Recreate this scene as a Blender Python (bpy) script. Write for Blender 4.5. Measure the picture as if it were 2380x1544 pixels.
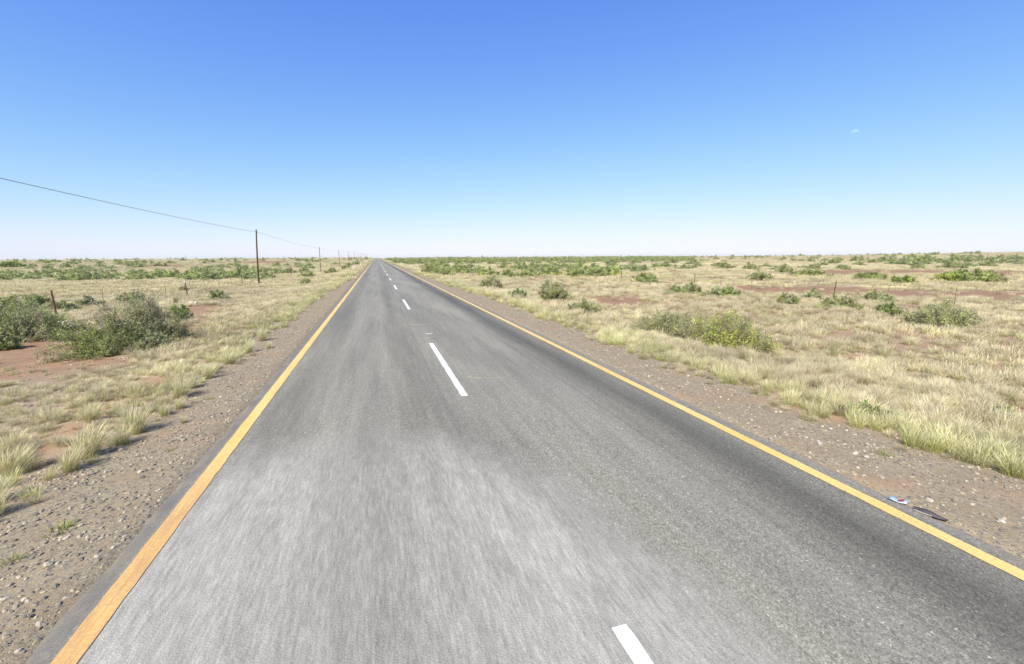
import bpy, math, random
import numpy as np
from mathutils import Vector, Matrix

for o in list(bpy.data.objects):
    bpy.data.objects.remove(o)
scene = bpy.context.scene
COL = scene.collection
R = math.radians

# ------------------------------------------------------------------ camera
CAM_H = 2.5
PITCH, YAW, ROLL = R(9.92), R(17.15), R(-0.29)
cam_data = bpy.data.cameras.new('camera')
cam_data.sensor_fit = 'HORIZONTAL'
cam_data.angle = 2 * math.atan(1190 / 1006)
cam_data.clip_start = 0.05
cam_data.clip_end = 30000
cam = bpy.data.objects.new('camera', cam_data)
COL.objects.link(cam)
cam.matrix_world = (Matrix.Translation((0, 0, CAM_H)) @ Matrix.Rotation(-YAW, 4, 'Z')
                    @ Matrix.Rotation(math.pi / 2 - PITCH, 4, 'X') @ Matrix.Rotation(ROLL, 4, 'Z'))
scene.camera = cam

# ------------------------------------------------------------------ sky, sun, exposure
SUN_EL = R(47)
SUN_AZ = math.atan2(-0.62, -0.78)          # bearing from +Y towards +X: behind the camera, to its left
world = bpy.data.worlds.new('World')
scene.world = world
world.use_nodes = True
wn = world.node_tree
wn.nodes.clear()
sky = wn.nodes.new('ShaderNodeTexSky')
sky.sky_type = 'NISHITA'
sky.sun_disc = False
sky.sun_elevation = SUN_EL
sky.sun_rotation = SUN_AZ
sky.altitude = 1200
sky.air_density = 1.0
sky.dust_density = 0.6
sky.ozone_density = 6.0
bg = wn.nodes.new('ShaderNodeBackground')
bg.inputs['Strength'].default_value = 0.148
wo = wn.nodes.new('ShaderNodeOutputWorld')
# film-like response of the whole sky: each channel 1 - exp(-k c^p), so the bright low sky rolls off instead of clipping
sp = wn.nodes.new('ShaderNodeSeparateColor'); cb = wn.nodes.new('ShaderNodeCombineColor')
wn.links.new(sky.outputs[0], sp.inputs[0])
for ch, (k, pw) in enumerate(((.19, 1.34), (.208, 1.26), (.57, 1.0))):
    m0 = wn.nodes.new('ShaderNodeMath'); m0.operation = 'POWER'; m0.inputs[1].default_value = pw
    m1 = wn.nodes.new('ShaderNodeMath'); m1.operation = 'MULTIPLY'; m1.inputs[1].default_value = -k
    m2 = wn.nodes.new('ShaderNodeMath'); m2.operation = 'EXPONENT'
    m3 = wn.nodes.new('ShaderNodeMath'); m3.operation = 'SUBTRACT'; m3.inputs[0].default_value = 1.0
    m4 = wn.nodes.new('ShaderNodeMath'); m4.operation = 'MULTIPLY'; m4.inputs[1].default_value = 3.5
    wn.links.new(sp.outputs[ch], m0.inputs[0]); wn.links.new(m0.outputs[0], m1.inputs[0]); wn.links.new(m1.outputs[0], m2.inputs[0])
    wn.links.new(m2.outputs[0], m3.inputs[1]); wn.links.new(m3.outputs[0], m4.inputs[0]); wn.links.new(m4.outputs[0], cb.inputs[ch])
wn.links.new(cb.outputs[0], bg.inputs[0])
wn.links.new(bg.outputs[0], wo.inputs[0])

sun_data = bpy.data.lights.new('sun', 'SUN')
sun_data.energy = 4.0
sun_data.angle = R(0.53)
sun_data.color = (1.0, 0.955, 0.85)
sun = bpy.data.objects.new('sun', sun_data)
COL.objects.link(sun)
sun_dir = Vector((math.sin(SUN_AZ) * math.cos(SUN_EL), math.cos(SUN_AZ) * math.cos(SUN_EL), math.sin(SUN_EL)))
sun.rotation_euler = (-sun_dir).to_track_quat('-Z', 'Y').to_euler()
sun.location = sun_dir * 50

vs = scene.view_settings
vs.view_transform = 'Standard'
vs.look = 'None'
vs.gamma = 1
vs.use_curve_mapping = False
vs.exposure = 1.0
scene.cycles.max_bounces = 6
scene.cycles.diffuse_bounces = 3
scene.cycles.glossy_bounces = 2
scene.cycles.transmission_bounces = 3
scene.cycles.transparent_max_bounces = 6

# ------------------------------------------------------------------ terrain
ROADC = 1.37
def sstep(a, b, x):
    t = np.clip((x - a) / (b - a), 0, 1)
    return t * t * (3 - 2 * t)

LY = np.array([-60, 0, 27, 42, 60, 90, 122, 152, 183, 215, 242, 280, 315, 345, 378, 443, 505, 572, 700, 900, 1200.])
LZ = np.array([-.45, -.45, -.42, -.6, -.62, -.95, -1.15, -1.2, -1.05, -.8, -.5, .25, .6, .45, .2, .3, .6, .9, 1.6, 1.8, 1.2])
def wav(x, y):
    return (np.sin(x * .9 + y * .31 + 1) * .45 + np.sin(y * .77 - x * .4) * .35 + np.sin(x * .23 + y * .17 + 2) * .8
            + np.sin(x * 1.9 + .4) * np.sin(y * 1.6) * .35) / 1.9
def lnoise(x, y, s, k=0.0):
    """slow smooth pseudo-noise in -1..1 with wavelength about s metres"""
    x = x / s * 2 * math.pi; y = y / s * 2 * math.pi
    return (np.sin(x * .83 + 1.7 * np.sin(y * .61 + k) + k) + np.sin(y * .97 + 1.3 * np.sin(x * .47 + 2 * k))
            + .6 * np.sin(x * 1.9 - y * 1.3 + 3 * k) + .5 * np.sin(x * 2.9 + y * 3.3 + k)) / 2.6
def terrain(x, y):
    x = np.asarray(x, float); y = np.asarray(y, float)
    d = np.hypot(x, y)
    left = np.interp(y, LY, LZ) * sstep(ROADC - 4.6, ROADC - 11.5, x) * (1 - .5 * sstep(-60, -400, x))
    right = -.42 * sstep(ROADC + 4.4, ROADC + 11, x)
    far_r = (lnoise(x, y, 420, 1.1) * .9 + .5) * sstep(150, 500, d) * sstep(20, 120, x)
    far_r = far_r + 3.2 * sstep(240, 520, x) * sstep(620, 200, y)
    far_l = lnoise(x, y, 380, .4) * .8 * sstep(120, 420, d) * sstep(-25, -90, x)
    micro = wav(x, y) * .055 * sstep(4.3, 6.5, np.abs(x - ROADC))
    rough = wav(x * 3.7, y * 3.7) * .012 * sstep(3.8, 4.6, np.abs(x - ROADC))
    fall = -4.0 * np.clip((d - 1000) / 1000, 0, 2) ** 2
    return left + right + far_r + far_l + micro + rough + fall
def road_z(y):
    y = np.asarray(y, float)
    return .02 - 4.0 * np.clip((np.abs(y) - 1000) / 1000, 0, 2) ** 2

# a point of the ground seen along a view direction (1190x772 half-frame, focal 1006)
def view_ray(u, v):
    d = cam.matrix_world.to_3x3() @ Vector(((u - 1190) / 1006, (772 - v) / 1006, -1))
    return np.array(d)
def at(u, v):
    d = view_ray(u, v)
    z = -.3
    for _ in range(12):
        t = (z - CAM_H) / d[2]
        if t < 0 or t > 1400: t = 1400
        p = d * t
        z = .5 * z + .5 * float(terrain(p[0], p[1]))
    return p[0], p[1], float(terrain(p[0], p[1])), t      # t = depth along the view axis

# ------------------------------------------------------------------ helpers
def tag(o, label=None, cat=None, group=None, kind=None):
    if label: o['label'] = label
    if cat: o['category'] = cat
    if group: o['group'] = group
    if kind: o['kind'] = kind
    return o
def mesh_np(name, V, F, mats=(), attrs=None, smooth=False):
    """V (n,3); F (m,k) array or list of arrays of equal-k blocks"""
    me = bpy.data.meshes.new(name)
    V = np.ascontiguousarray(V, dtype=np.float32)
    blocks = F if isinstance(F, list) else [F]
    me.vertices.add(len(V)); me.vertices.foreach_set('co', V.ravel())
    li = np.concatenate([b.ravel() for b in blocks]).astype(np.int32)
    sizes = np.concatenate([np.full(len(b), b.shape[1]) for b in blocks])
    starts = np.concatenate([[0], np.cumsum(sizes)[:-1]]).astype(np.int32)
    me.loops.add(len(li)); me.loops.foreach_set('vertex_index', li)
    me.polygons.add(len(sizes)); me.polygons.foreach_set('loop_start', starts)
    me.update(calc_edges=True)
    me.validate()
    if smooth: me.polygons.foreach_set('use_smooth', np.ones(len(sizes), bool))
    for m in mats: me.materials.append(m)
    for k, (typ, dom, arr) in (attrs or {}).items():
        a = me.attributes.new(k, typ, dom)
        key = {'FLOAT': 'value', 'INT': 'value', 'FLOAT_VECTOR': 'vector', 'FLOAT_COLOR': 'color'}[typ]
        a.data.foreach_set(key, np.ascontiguousarray(arr).ravel())
    return me
def obj(name, me, parent=None, loc=None):
    o = bpy.data.objects.new(name, me); COL.objects.link(o)
    if parent: o.parent = parent
    if loc is not None: o.location = loc
    return o
def empty(name, loc=(0, 0, 0), rz=0):
    o = bpy.data.objects.new(name, None); COL.objects.link(o)
    o.location = loc; o.rotation_euler = (0, 0, rz); o.empty_display_size = .2
    return o
class MB:
    def __init__(s): s.V = []; s.F = []
    def ring_tube(s, pts, rad, n=8, cap=True):
        pts = [Vector(p) for p in pts]; b0 = len(s.V)
        rad = rad if hasattr(rad, '__len__') else [rad] * len(pts)
        for i, p in enumerate(pts):
            d = (pts[min(i + 1, len(pts) - 1)] - pts[max(i - 1, 0)]).normalized()
            up = Vector((0, 0, 1)) if abs(d.z) < .9 else Vector((0, 1, 0))
            a = d.cross(up).normalized(); b = a.cross(d).normalized()
            for k in range(n):
                t = 2 * math.pi * k / n
                s.V.append(p + (a * math.cos(t) + b * math.sin(t)) * rad[i])
        for i in range(len(pts) - 1):
            for k in range(n):
                s.F.append((b0 + i * n + k, b0 + i * n + (k + 1) % n, b0 + (i + 1) * n + (k + 1) % n, b0 + (i + 1) * n + k))
        if cap:
            s.F.append(tuple(b0 + k for k in range(n))[::-1]); e = b0 + (len(pts) - 1) * n
            s.F.append(tuple(e + k for k in range(n)))
        return s
    def box(s, c, size, M=None):
        b0 = len(s.V); c = Vector(c)
        for x in (-.5, .5):
            for y in (-.5, .5):
                for z in (-.5, .5):
                    v = Vector((x * size[0], y * size[1], z * size[2]))
                    s.V.append(c + (M @ v if M else v))
        for f in ((0, 1, 3, 2), (4, 6, 7, 5), (0, 4, 5, 1), (2, 3, 7, 6), (0, 2, 6, 4), (1, 5, 7, 3)):
            s.F.append(tuple(b0 + i for i in f))
        return s
    def mesh(s, name, mat=None, smooth=False):
        me = bpy.data.meshes.new(name); me.from_pydata([tuple(v) for v in s.V], [], s.F); me.update()
        if mat: me.materials.append(mat)
        if smooth: me.polygons.foreach_set('use_smooth', np.ones(len(me.polygons), bool))
        return me

# ------------------------------------------------------------------ node helpers
class NT:
    def __init__(s, name):
        s.m = bpy.data.materials.new(name); s.m.use_nodes = True
        s.t = s.m.node_tree; s.t.nodes.clear()
    def n(s, typ, **kw):
        nd = s.t.nodes.new(typ)
        for k, v in kw.items():
            if k.startswith('in_'): nd.inputs[int(k[3:])].default_value = v
            else: setattr(nd, k, v)
        return nd
    def l(s, a, b): s.t.links.new(a, b); return b
    def math(s, op, a, b=None, c=None, clamp=False):
        nd = s.n('ShaderNodeMath', operation=op, use_clamp=clamp)
        for i, v in enumerate((a, b, c)):
            if v is None: continue
            if isinstance(v, (int, float)): nd.inputs[i].default_value = v
            else: s.l(v, nd.inputs[i])
        return nd.outputs[0]
    def mix(s, fac, a, b, mode='MIX'):
        nd = s.n('ShaderNodeMix', data_type='RGBA', blend_type=mode)
        for i, v in ((0, fac), (6, a), (7, b)):
            if isinstance(v, (int, float)): nd.inputs[i].default_value = v
            elif isinstance(v, tuple): nd.inputs[i].default_value = (*v, 1) if len(v) == 3 else v
            else: s.l(v, nd.inputs[i])
        return nd.outputs[2]
    def noise(s, vec, scale, detail=4, rough=.55, dist=0.0):
        nd = s.n('ShaderNodeTexNoise'); nd.inputs['Scale'].default_value = scale
        nd.inputs['Detail'].default_value = detail; nd.inputs['Roughness'].default_value = rough
        nd.inputs['Distortion'].default_value = dist
        if vec is not None: s.l(vec, nd.inputs['Vector'])
        return nd.outputs['Fac']
    def pos(s, sc=(1, 1, 1)):
        g = s.n('ShaderNodeNewGeometry')
        if sc == (1, 1, 1): return g.outputs['Position']
        m = s.n('ShaderNodeVectorMath', operation='MULTIPLY'); s.l(g.outputs['Position'], m.inputs[0])
        m.inputs[1].default_value = sc
        return m.outputs[0]
    def objpos(s):
        return s.n('ShaderNodeTexCoord').outputs['Object']
    def ramp(s, fac, stops, interp='LINEAR'):
        nd = s.n('ShaderNodeValToRGB'); cr = nd.color_ramp; cr.interpolation = interp
        while len(cr.elements) < len(stops): cr.elements.new(.5)
        for e, (p, c) in zip(cr.elements, stops):
            e.position = p; e.color = (c, c, c, 1) if isinstance(c, (int, float)) else (*c, 1)
        s.l(fac, nd.inputs[0]); return nd.outputs[0]
    def rng(s, v, a, b, c=0.0, d=1.0):
        nd = s.n('ShaderNodeMapRange'); s.l(v, nd.inputs[0])
        for i, x in enumerate((a, b, c, d)): nd.inputs[i + 1].default_value = x
        return nd.outputs[0]
    def attr(s, name, typ='GEOMETRY'):
        nd = s.n('ShaderNodeAttribute', attribute_name=name, attribute_type=typ); return nd
    def bsdf(s, col, rough=.9, spec=.2, bump=None, bstr=.3, bdist=.02, metal=0.0):
        p = s.n('ShaderNodeBsdfPrincipled')
        if isinstance(col, tuple): p.inputs['Base Color'].default_value = (*col, 1)
        else: s.l(col, p.inputs['Base Color'])
        if isinstance(rough, (int, float)): p.inputs['Roughness'].default_value = rough
        else: s.l(rough, p.inputs['Roughness'])
        p.inputs['Specular IOR Level'].default_value = spec
        p.inputs['Metallic'].default_value = metal
        if bump is not None:
            b = s.n('ShaderNodeBump'); b.inputs['Strength'].default_value = bstr; b.inputs['Distance'].default_value = bdist
            s.l(bump, b.inputs['Height']); s.l(b.outputs[0], p.inputs['Normal'])
        s.out(p.outputs[0]); return s.m
    def out(s, sh):
        o = s.n('ShaderNodeOutputMaterial'); s.l(sh, o.inputs[0]); return s.m
def leafy(nt, col, trans=.3, rough=.8):
    """matt leaf: diffuse on both faces with some light coming through"""
    d = nt.n('ShaderNodeBsdfDiffuse'); t = nt.n('ShaderNodeBsdfTranslucent'); m = nt.n('ShaderNodeMixShader')
    nt.l(col, d.inputs[0]); nt.l(col, t.inputs[0]); m.inputs[0].default_value = trans
    nt.l(d.outputs[0], m.inputs[1]); nt.l(t.outputs[0], m.inputs[2])
    return nt.out(m.outputs[0])

# ------------------------------------------------------------------ materials
def make_ground_mat():
    t = NT('veld_soil')
    P = t.pos()
    cover = t.attr('cover').outputs['Fac']; gravel = t.attr('gravel').outputs['Fac']; red = t.attr('red').outputs['Fac']
    n1 = t.noise(P, .35, 5, .6); n2 = t.noise(P, 2.3, 6, .62); n3 = t.noise(P, 17, 4, .6); n4 = t.noise(P, 70, 3, .6)
    sandy = t.ramp(n2, [(.25, (.25, .185, .115)), (.5, (.30, .225, .145)), (.75, (.35, .27, .18))])
    orange = t.ramp(n2, [(.25, (.28, .165, .095)), (.6, (.345, .215, .125)), (.8, (.37, .255, .16))])
    redsoil = t.ramp(n2, [(.25, (.21, .122, .072)), (.6, (.28, .168, .102)), (.85, (.36, .245, .155))])
    soil = t.mix(t.rng(n1, .46, .60), sandy, orange)
    soil = t.mix(red, soil, redsoil)
    # gravel shoulder: grey-brown chippings on sand
    v = t.n('ShaderNodeTexVoronoi'); v.inputs['Scale'].default_value = 30; t.l(P, v.inputs['Vector'])
    chipc = t.ramp(v.outputs['Color'], [(.0, (.09, .083, .07)), (.45, (.20, .175, .135)), (.8, (.29, .245, .175)), (1, (.44, .385, .29))])
    sand2 = t.ramp(n2, [(.3, (.245, .193, .118)), (.7, (.315, .25, .158))])
    gsel = t.math('MULTIPLY', t.rng(n3, .42, .58), t.rng(n2, .3, .6, .35, 1.0))
    gcol = t.mix(gsel, sand2, chipc)
    gcol = t.mix(t.rng(t.noise(P, .9, 4), .54, .66, 0, .5), gcol, orange)
    c = t.mix(gravel, soil, gcol)
    # dry litter and short dead grass on the soil
    lit_n = t.noise(t.pos((1, 1, 1)), 5.5, 6, .7, .6)
    straw = t.ramp(n3, [(.3, (.33, .285, .175)), (.55, (.43, .385, .25)), (.75, (.52, .47, .32))])
    # far tract: patches of pale grass, olive low scrub and brown
    f1 = t.noise(t.pos(), .045, 6, .65); f2 = t.noise(t.pos(), .012, 5, .6)
    tract = t.ramp(f1, [(.30, (.24, .23, .13)), (.42, (.34, .30, .185)), (.52, (.47, .425, .28)), (.70, (.56, .51, .36))])
    straw = t.mix(.65, straw, tract)
    olive = t.rng(f2, .56, .68, 0, .45)
    straw = t.mix(olive, straw, (.25, .24, .12))
    cv = t.math('MULTIPLY', cover, t.rng(lit_n, .25, .55, .45, 1.0))
    c = t.mix(cv, c, straw)
    c = t.mix(.55, c, t.ramp(n4, [(.3, .55), (.7, 1.2)]), 'MULTIPLY')
    h = t.math('ADD', t.math('MULTIPLY', n3, 1.0), t.math('MULTIPLY', n4, .5))
    return t.bsdf(c, .95, .1, h, .5, .03)

def make_road_mat():
    t = NT('chip_seal_asphalt')
    P = t.pos()
    sx = t.n('ShaderNodeSeparateXYZ'); t.l(P, sx.inputs[0]); X, Y = sx.outputs[0], sx.outputs[1]
    wob = t.math('MULTIPLY', t.math('SUBTRACT', t.noise(t.pos((.5, .12, 1)), 1, 3), .5), .5)
    xf = t.rng(t.math('ADD', X, wob), -2.5, 5.5)
    def q(x): return (x + 2.5) / 8.0
    lanes = t.ramp(xf, [(q(-2.4), .92), (q(-1.95), .94), (q(-1.4), .70), (q(-.95), .95), (q(-.4), 1.30), (q(0), 1.10), (q(.45), .72),
                        (q(.85), .90), (q(1.3), 1.0), (q(2.0), .90), (q(2.7), 1.12), (q(3.15), 1.18), (q(3.5), .98), (q(4.05), .30), (q(4.45), .84), (q(5.1), .95)], 'B_SPLINE')
    seam = t.math('ABSOLUTE', t.math('SUBTRACT', t.math('ADD', X, t.math('MULTIPLY', wob, .15)), 3.42))
    seam = t.rng(seam, .0, .06, .82, 1.0)
    seam2 = t.math('ABSOLUTE', t.math('SUBTRACT', t.math('ADD', X, t.math('MULTIPLY', wob, .2)), .98))
    seam2 = t.rng(seam2, .0, .05, .86, 1.0)
    big = t.noise(t.pos((.7, .07, 1)), 1, 5, .6)
    blot = t.noise(t.pos((1.3, .10, 1)), 1.3, 5, .65)
    strk = t.noise(t.pos((9, .5, 1)), 1, 4, .6)
    fine = t.noise(P, 95, 3, .7); fine2 = t.noise(P, 28, 3, .7)
    vor = t.n('ShaderNodeTexVoronoi'); vor.inputs['Scale'].default_value = 75; t.l(P, vor.inputs['Vector'])
    chips = t.ramp(vor.outputs['Color'], [(0, .45), (.5, .95), (.82, 1.15), (.93, 1.7), (1, 3.0)])
    base = t.mix(t.rng(big, .35, .65), (.178, .167, .136), (.234, .217, .168))
    c = t.mix(1, base, lanes, 'MULTIPLY')
    for s_ in (seam, seam2):
        cmb = t.n('ShaderNodeCombineColor')
        for i in range(3): t.l(s_, cmb.inputs[i])
        c = t.mix(1, c, cmb.outputs[0], 'MULTIPLY')
    c = t.mix(1, c, t.ramp(blot, [(.3, .84), (.7, 1.14)]), 'MULTIPLY')
    c = t.mix(1, c, t.ramp(strk, [(.3, .90), (.7, 1.10)]), 'MULTIPLY')
    c = t.mix(.8, c, chips, 'MULTIPLY')
    c = t.mix(1, c, t.ramp(fine, [(.25, .5), (.75, 1.55)]), 'MULTIPLY')
    c = t.mix(1, c, t.ramp(fine2, [(.25, .85), (.75, 1.16)]), 'MULTIPLY')
    # pale streaky stretch near the camera: overexposure and blur painted into the tar colour
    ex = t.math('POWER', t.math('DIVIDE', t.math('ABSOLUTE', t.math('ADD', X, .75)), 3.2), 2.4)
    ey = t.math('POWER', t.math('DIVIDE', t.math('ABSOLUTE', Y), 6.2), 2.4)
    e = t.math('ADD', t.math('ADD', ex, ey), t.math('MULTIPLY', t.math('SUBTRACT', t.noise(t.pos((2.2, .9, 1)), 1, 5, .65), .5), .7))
    overexp = t.rng(e, 1.12, .62)
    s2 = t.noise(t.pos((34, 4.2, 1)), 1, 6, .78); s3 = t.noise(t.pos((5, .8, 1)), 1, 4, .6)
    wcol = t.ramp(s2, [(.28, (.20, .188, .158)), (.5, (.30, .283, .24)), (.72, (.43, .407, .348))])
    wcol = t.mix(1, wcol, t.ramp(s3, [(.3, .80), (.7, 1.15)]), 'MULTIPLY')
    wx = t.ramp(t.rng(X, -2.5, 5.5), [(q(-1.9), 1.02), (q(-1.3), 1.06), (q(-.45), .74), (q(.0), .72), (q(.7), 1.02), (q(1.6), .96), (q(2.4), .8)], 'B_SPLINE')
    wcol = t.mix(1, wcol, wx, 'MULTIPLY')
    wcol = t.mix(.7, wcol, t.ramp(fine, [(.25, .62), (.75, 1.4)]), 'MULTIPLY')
    overexp = t.math('MULTIPLY', overexp, t.rng(X, -2.10, -1.95))
    c = t.mix(t.math('MULTIPLY', overexp, .9), c, wcol)
    c = t.mix(t.math('MULTIPLY', t.rng(t.noise(t.pos((3, 1.2, 1)), 2, 4), .3, .6, .4, 1.0), t.rng(X, -2.06, -2.12)), c, (.125, .117, .10))
    # dust blown in from the shoulders
    dl = t.math('MAXIMUM', t.rng(X, -2.05, -2.35), t.rng(X, 4.75, 5.05))
    dl = t.math('MULTIPLY', dl, t.rng(t.noise(P, 3.5, 5, .7), .42, .62, 0, .8))
    c = t.mix(dl, c, (.27, .21, .15))
    return t.bsdf(c, .86, .25, t.math('ADD', fine, t.math('MULTIPLY', vor.outputs['Distance'], 1.5)), .3, .006)

def make_paint(name, c1, c2, wear=.5, stain=False):
    t = NT(name); P = t.pos()
    n = t.noise(P, 40, 4, .7); n2 = t.noise(t.pos((3, .8, 1)), 1.0, 4, .6)
    c = t.mix(t.rng(n2, .35, .7), c1, c2)
    big = t.noise(t.pos((1.2, .5, 1)), 1.4, 4, .6)
    c = t.mix(t.math('MULTIPLY', t.rng(n, .50, .68), t.rng(big, .35, .7, .15, wear)), c, (.20, .175, .135))
    c = t.mix(t.rng(t.noise(P, 9, 4, .7), .56, .7, 0, wear * .45), c, (.24, .20, .15))
    if stain:
        sxy = t.n('ShaderNodeSeparateXYZ'); t.l(P, sxy.inputs[0])
        k = t.math('MULTIPLY', t.rng(sxy.outputs[1], 6.6, 4.6), t.rng(t.noise(t.pos((22, 1.6, 1)), 1, 5, .7), .32, .62, .25, 1.0))
        c = t.mix(t.math('MULTIPLY', k, t.math('LESS_THAN', sxy.outputs[0], 0.0)), c, (.42, .245, .105))
    c = t.mix(1, c, t.ramp(n, [(.3, 1.06), (.7, .88)]), 'MULTIPLY')
    return t.bsdf(c, .7, .25, n, .4, .006)

def make_leaf():
    t = NT('shrub_leaves')
    return leafy(t, t.attr('col').outputs['Color'], .34)
def make_twig():
    t = NT('shrub_twigs')
    n = t.noise(t.objpos(), 9, 3)
    return t.bsdf(t.ramp(n, [(.3, (.15, .12, .08)), (.7, (.32, .27, .20))]), .9, .1)
def make_grass(name, g0, b0):
    t = NT(name)
    tt = t.attr('t').outputs['Fac']; rr = t.attr('r').outputs['Fac']
    gi = t.math('ADD', t.attr('g', 'INSTANCER').outputs['Fac'], g0, clamp=True)
    bi = t.math('ADD', t.attr('b', 'INSTANCER').outputs['Fac'], 1.0 + b0)
    g = t.math('ADD', gi, t.math('MULTIPLY', t.math('SUBTRACT', rr, .5), .5), clamp=True)
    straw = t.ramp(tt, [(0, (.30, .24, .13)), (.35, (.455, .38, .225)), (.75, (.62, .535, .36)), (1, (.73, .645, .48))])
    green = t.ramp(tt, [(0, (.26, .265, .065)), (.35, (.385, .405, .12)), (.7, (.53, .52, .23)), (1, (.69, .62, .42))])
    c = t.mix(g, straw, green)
    cmb = t.n('ShaderNodeCombineColor')
    k = t.math('MULTIPLY', bi, t.rng(rr, 0, 1, .82, 1.15))
    for i in range(3): t.l(k, cmb.inputs[i])
    c = t.mix(1, c, cmb.outputs[0], 'MULTIPLY')
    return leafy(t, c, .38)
def make_stone(name, stops, sc=6):
    t = NT(name)
    oi = t.n('ShaderNodeObjectInfo')
    n = t.noise(t.objpos(), sc, 4, .6)
    v = t.math('ADD', t.math('MULTIPLY', oi.outputs['Random'], .75), t.math('MULTIPLY', n, .35))
    return t.bsdf(t.ramp(v, stops), .9, .15, n, .4, .01)
def make_plain(name, c1, c2, sc, rough=.85, spec=.2, metal=0.0, stretch=None):
    t = NT(name)
    vec = t.objpos()
    if stretch:
        m = t.n('ShaderNodeVectorMath', operation='MULTIPLY'); t.l(vec, m.inputs[0]); m.inputs[1].default_value = stretch; vec = m.outputs[0]
    n = t.noise(vec, sc, 5, .65)
    return t.bsdf(t.mix(t.rng(n, .35, .65), c1, c2), rough, spec, n, .3, .01, metal)

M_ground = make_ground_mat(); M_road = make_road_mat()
M_yellow = make_paint('yellow_road_paint', (.64, .395, .11), (.66, .46, .175), .8, True)
M_white = make_paint('white_road_paint', (.74, .73, .69), (.66, .645, .60), .5)
M_leaf = make_leaf(); M_twig = make_twig()
M_grass = make_grass('dry_grass', 0, 0)
M_pebble = make_stone('gravel_stone', [(0, (.09, .085, .075)), (.35, (.19, .17, .135)), (.7, (.29, .24, .17)), (.92, (.44, .38, .28)), (1, (.54, .49, .39))])
M_pale = make_stone('pale_stone', [(0, (.30, .27, .215)), (1, (.46, .42, .35))])
M_pole = make_plain('creosoted_pole', (.035, .026, .022), (.09, .062, .045), 5, .8, .2, 0, (6, 6, .5))
M_pole2 = make_plain('weathered_pole', (.15, .085, .05), (.24, .145, .085), 5, .85, .2, 0, (6, 6, .5))
M_post = make_plain('rusty_fence_steel', (.07, .04, .027), (.15, .085, .05), 12, .85, .25)
M_wire = make_plain('weathered_wire', (.12, .11, .10), (.2, .18, .16), 4, .6, .4)
M_cable = make_plain('overhead_cable', (.10, .11, .13), (.16, .17, .2), 4, .6, .4)
M_whitep = make_plain('white_sign_paint', (.60, .585, .55), (.50, .48, .45), 6, .5, .3)
M_redp = make_plain('red_sign_paint', (.62, .06, .05), (.50, .05, .05), 6, .5, .3)
M_ceram = make_plain('insulator_ceramic', (.30, .16, .10), (.4, .25, .18), 6, .3, .5)
M_concrete = make_plain('pale_concrete', (.50, .44, .335), (.40, .345, .26), 7, .9, .15)
M_rubber = make_plain('dark_rubber', (.045, .040, .042), (.085, .075, .075), 14, .75, .25)
M_rubber2 = make_plain('pale_rubber_edge', (.36, .33, .28), (.28, .255, .22), 14, .8, .2)
M_canblue = make_plain('blue_white_can_print', (.24, .32, .42), (.42, .48, .53), 9, .45, .4, .2)
M_canred = make_plain('red_can_print', (.38, .03, .04), (.28, .03, .05), 9, .35, .5, .2)

# ------------------------------------------------------------------ bare patches of the veld
rnd = random.Random(5)
rng = np.random.default_rng(11)
def poly_of(pix): return np.array([at(u, v)[:2] for u, v in pix])
BARE = [  # outlines on the ground of the red-brown bare strips seen right of the road and the sandy clearings on the left
    ('red', poly_of([(1690, 666), (1900, 664), (2150, 676), (2420, 677), (2420, 694), (2150, 692), (1960, 688), (1760, 679)])),
    ('red', poly_of([(1760, 633), (1980, 628), (2200, 629), (2420, 632), (2420, 643), (2250, 640), (2060, 637), (1860, 640)])),
    ('red', poly_of([(1360, 692), (1470, 690), (1540, 706), (1470, 714), (1400, 704)])),
    ('red', poly_of([(1255, 664), (1340, 664), (1330, 672), (1270, 672)])),
    ('red', poly_of([(520, 609), (640, 607), (690, 611), (600, 614)])),
    ('red', poly_of([(230, 618), (420, 616), (460, 620), (300, 622)])),
    ('sand', poly_of([(-60, 800), (60, 790), (160, 800), (170, 826), (60, 850), (-60, 855)])),
    ('sand', poly_of([(-60, 860), (120, 835), (270, 828), (330, 840), (210, 880), (60, 905), (-60, 900)])),
    ('sand', poly_of([(440, 712), (500, 706), (540, 722), (480, 742), (425, 790), (400, 790)])),
]
def in_poly(x, y, P):
    r = np.zeros(np.shape(x), bool); n = len(P)
    for i in range(n):
        x1, y1 = P[i]; x2, y2 = P[(i + 1) % n]
        c = ((y1 > y) != (y2 > y)) & (x < (x2 - x1) * (y - y1) / (y2 - y1 + 1e-12) + x1)
        r ^= c
    return r
def bare_mask(x, y, kind=None):
    d = np.hypot(x, y)
    w = np.clip(d * .035, .15, 4)
    xx = x + lnoise(x, y, 3.1, .3) * w * .6 + lnoise(x, y, 11, 1.3) * w; yy = y + lnoise(x, y, 2.7, 2.2) * w * .6 + lnoise(x, y, 13, .7) * w
    m = np.zeros(np.shape(x), bool)
    for k, P in BARE:
        if kind is None or k == kind: m |= in_poly(xx, yy, P)
    return m
def verge_edge_l(y): return -3.42 + .38 * sstep(14, 60, y) + .16 * lnoise(y * 0, y, 5.5, .2) + .10 * lnoise(y * 0, y, 1.7, .9)
def verge_edge_r(y): return 6.05 - .45 * sstep(12, 60, y) + .28 * lnoise(y * 0, y, 6.5, 1.2) + .12 * lnoise(y * 0, y, 1.9, .5) + .5 * sstep(6, 2, y)
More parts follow.
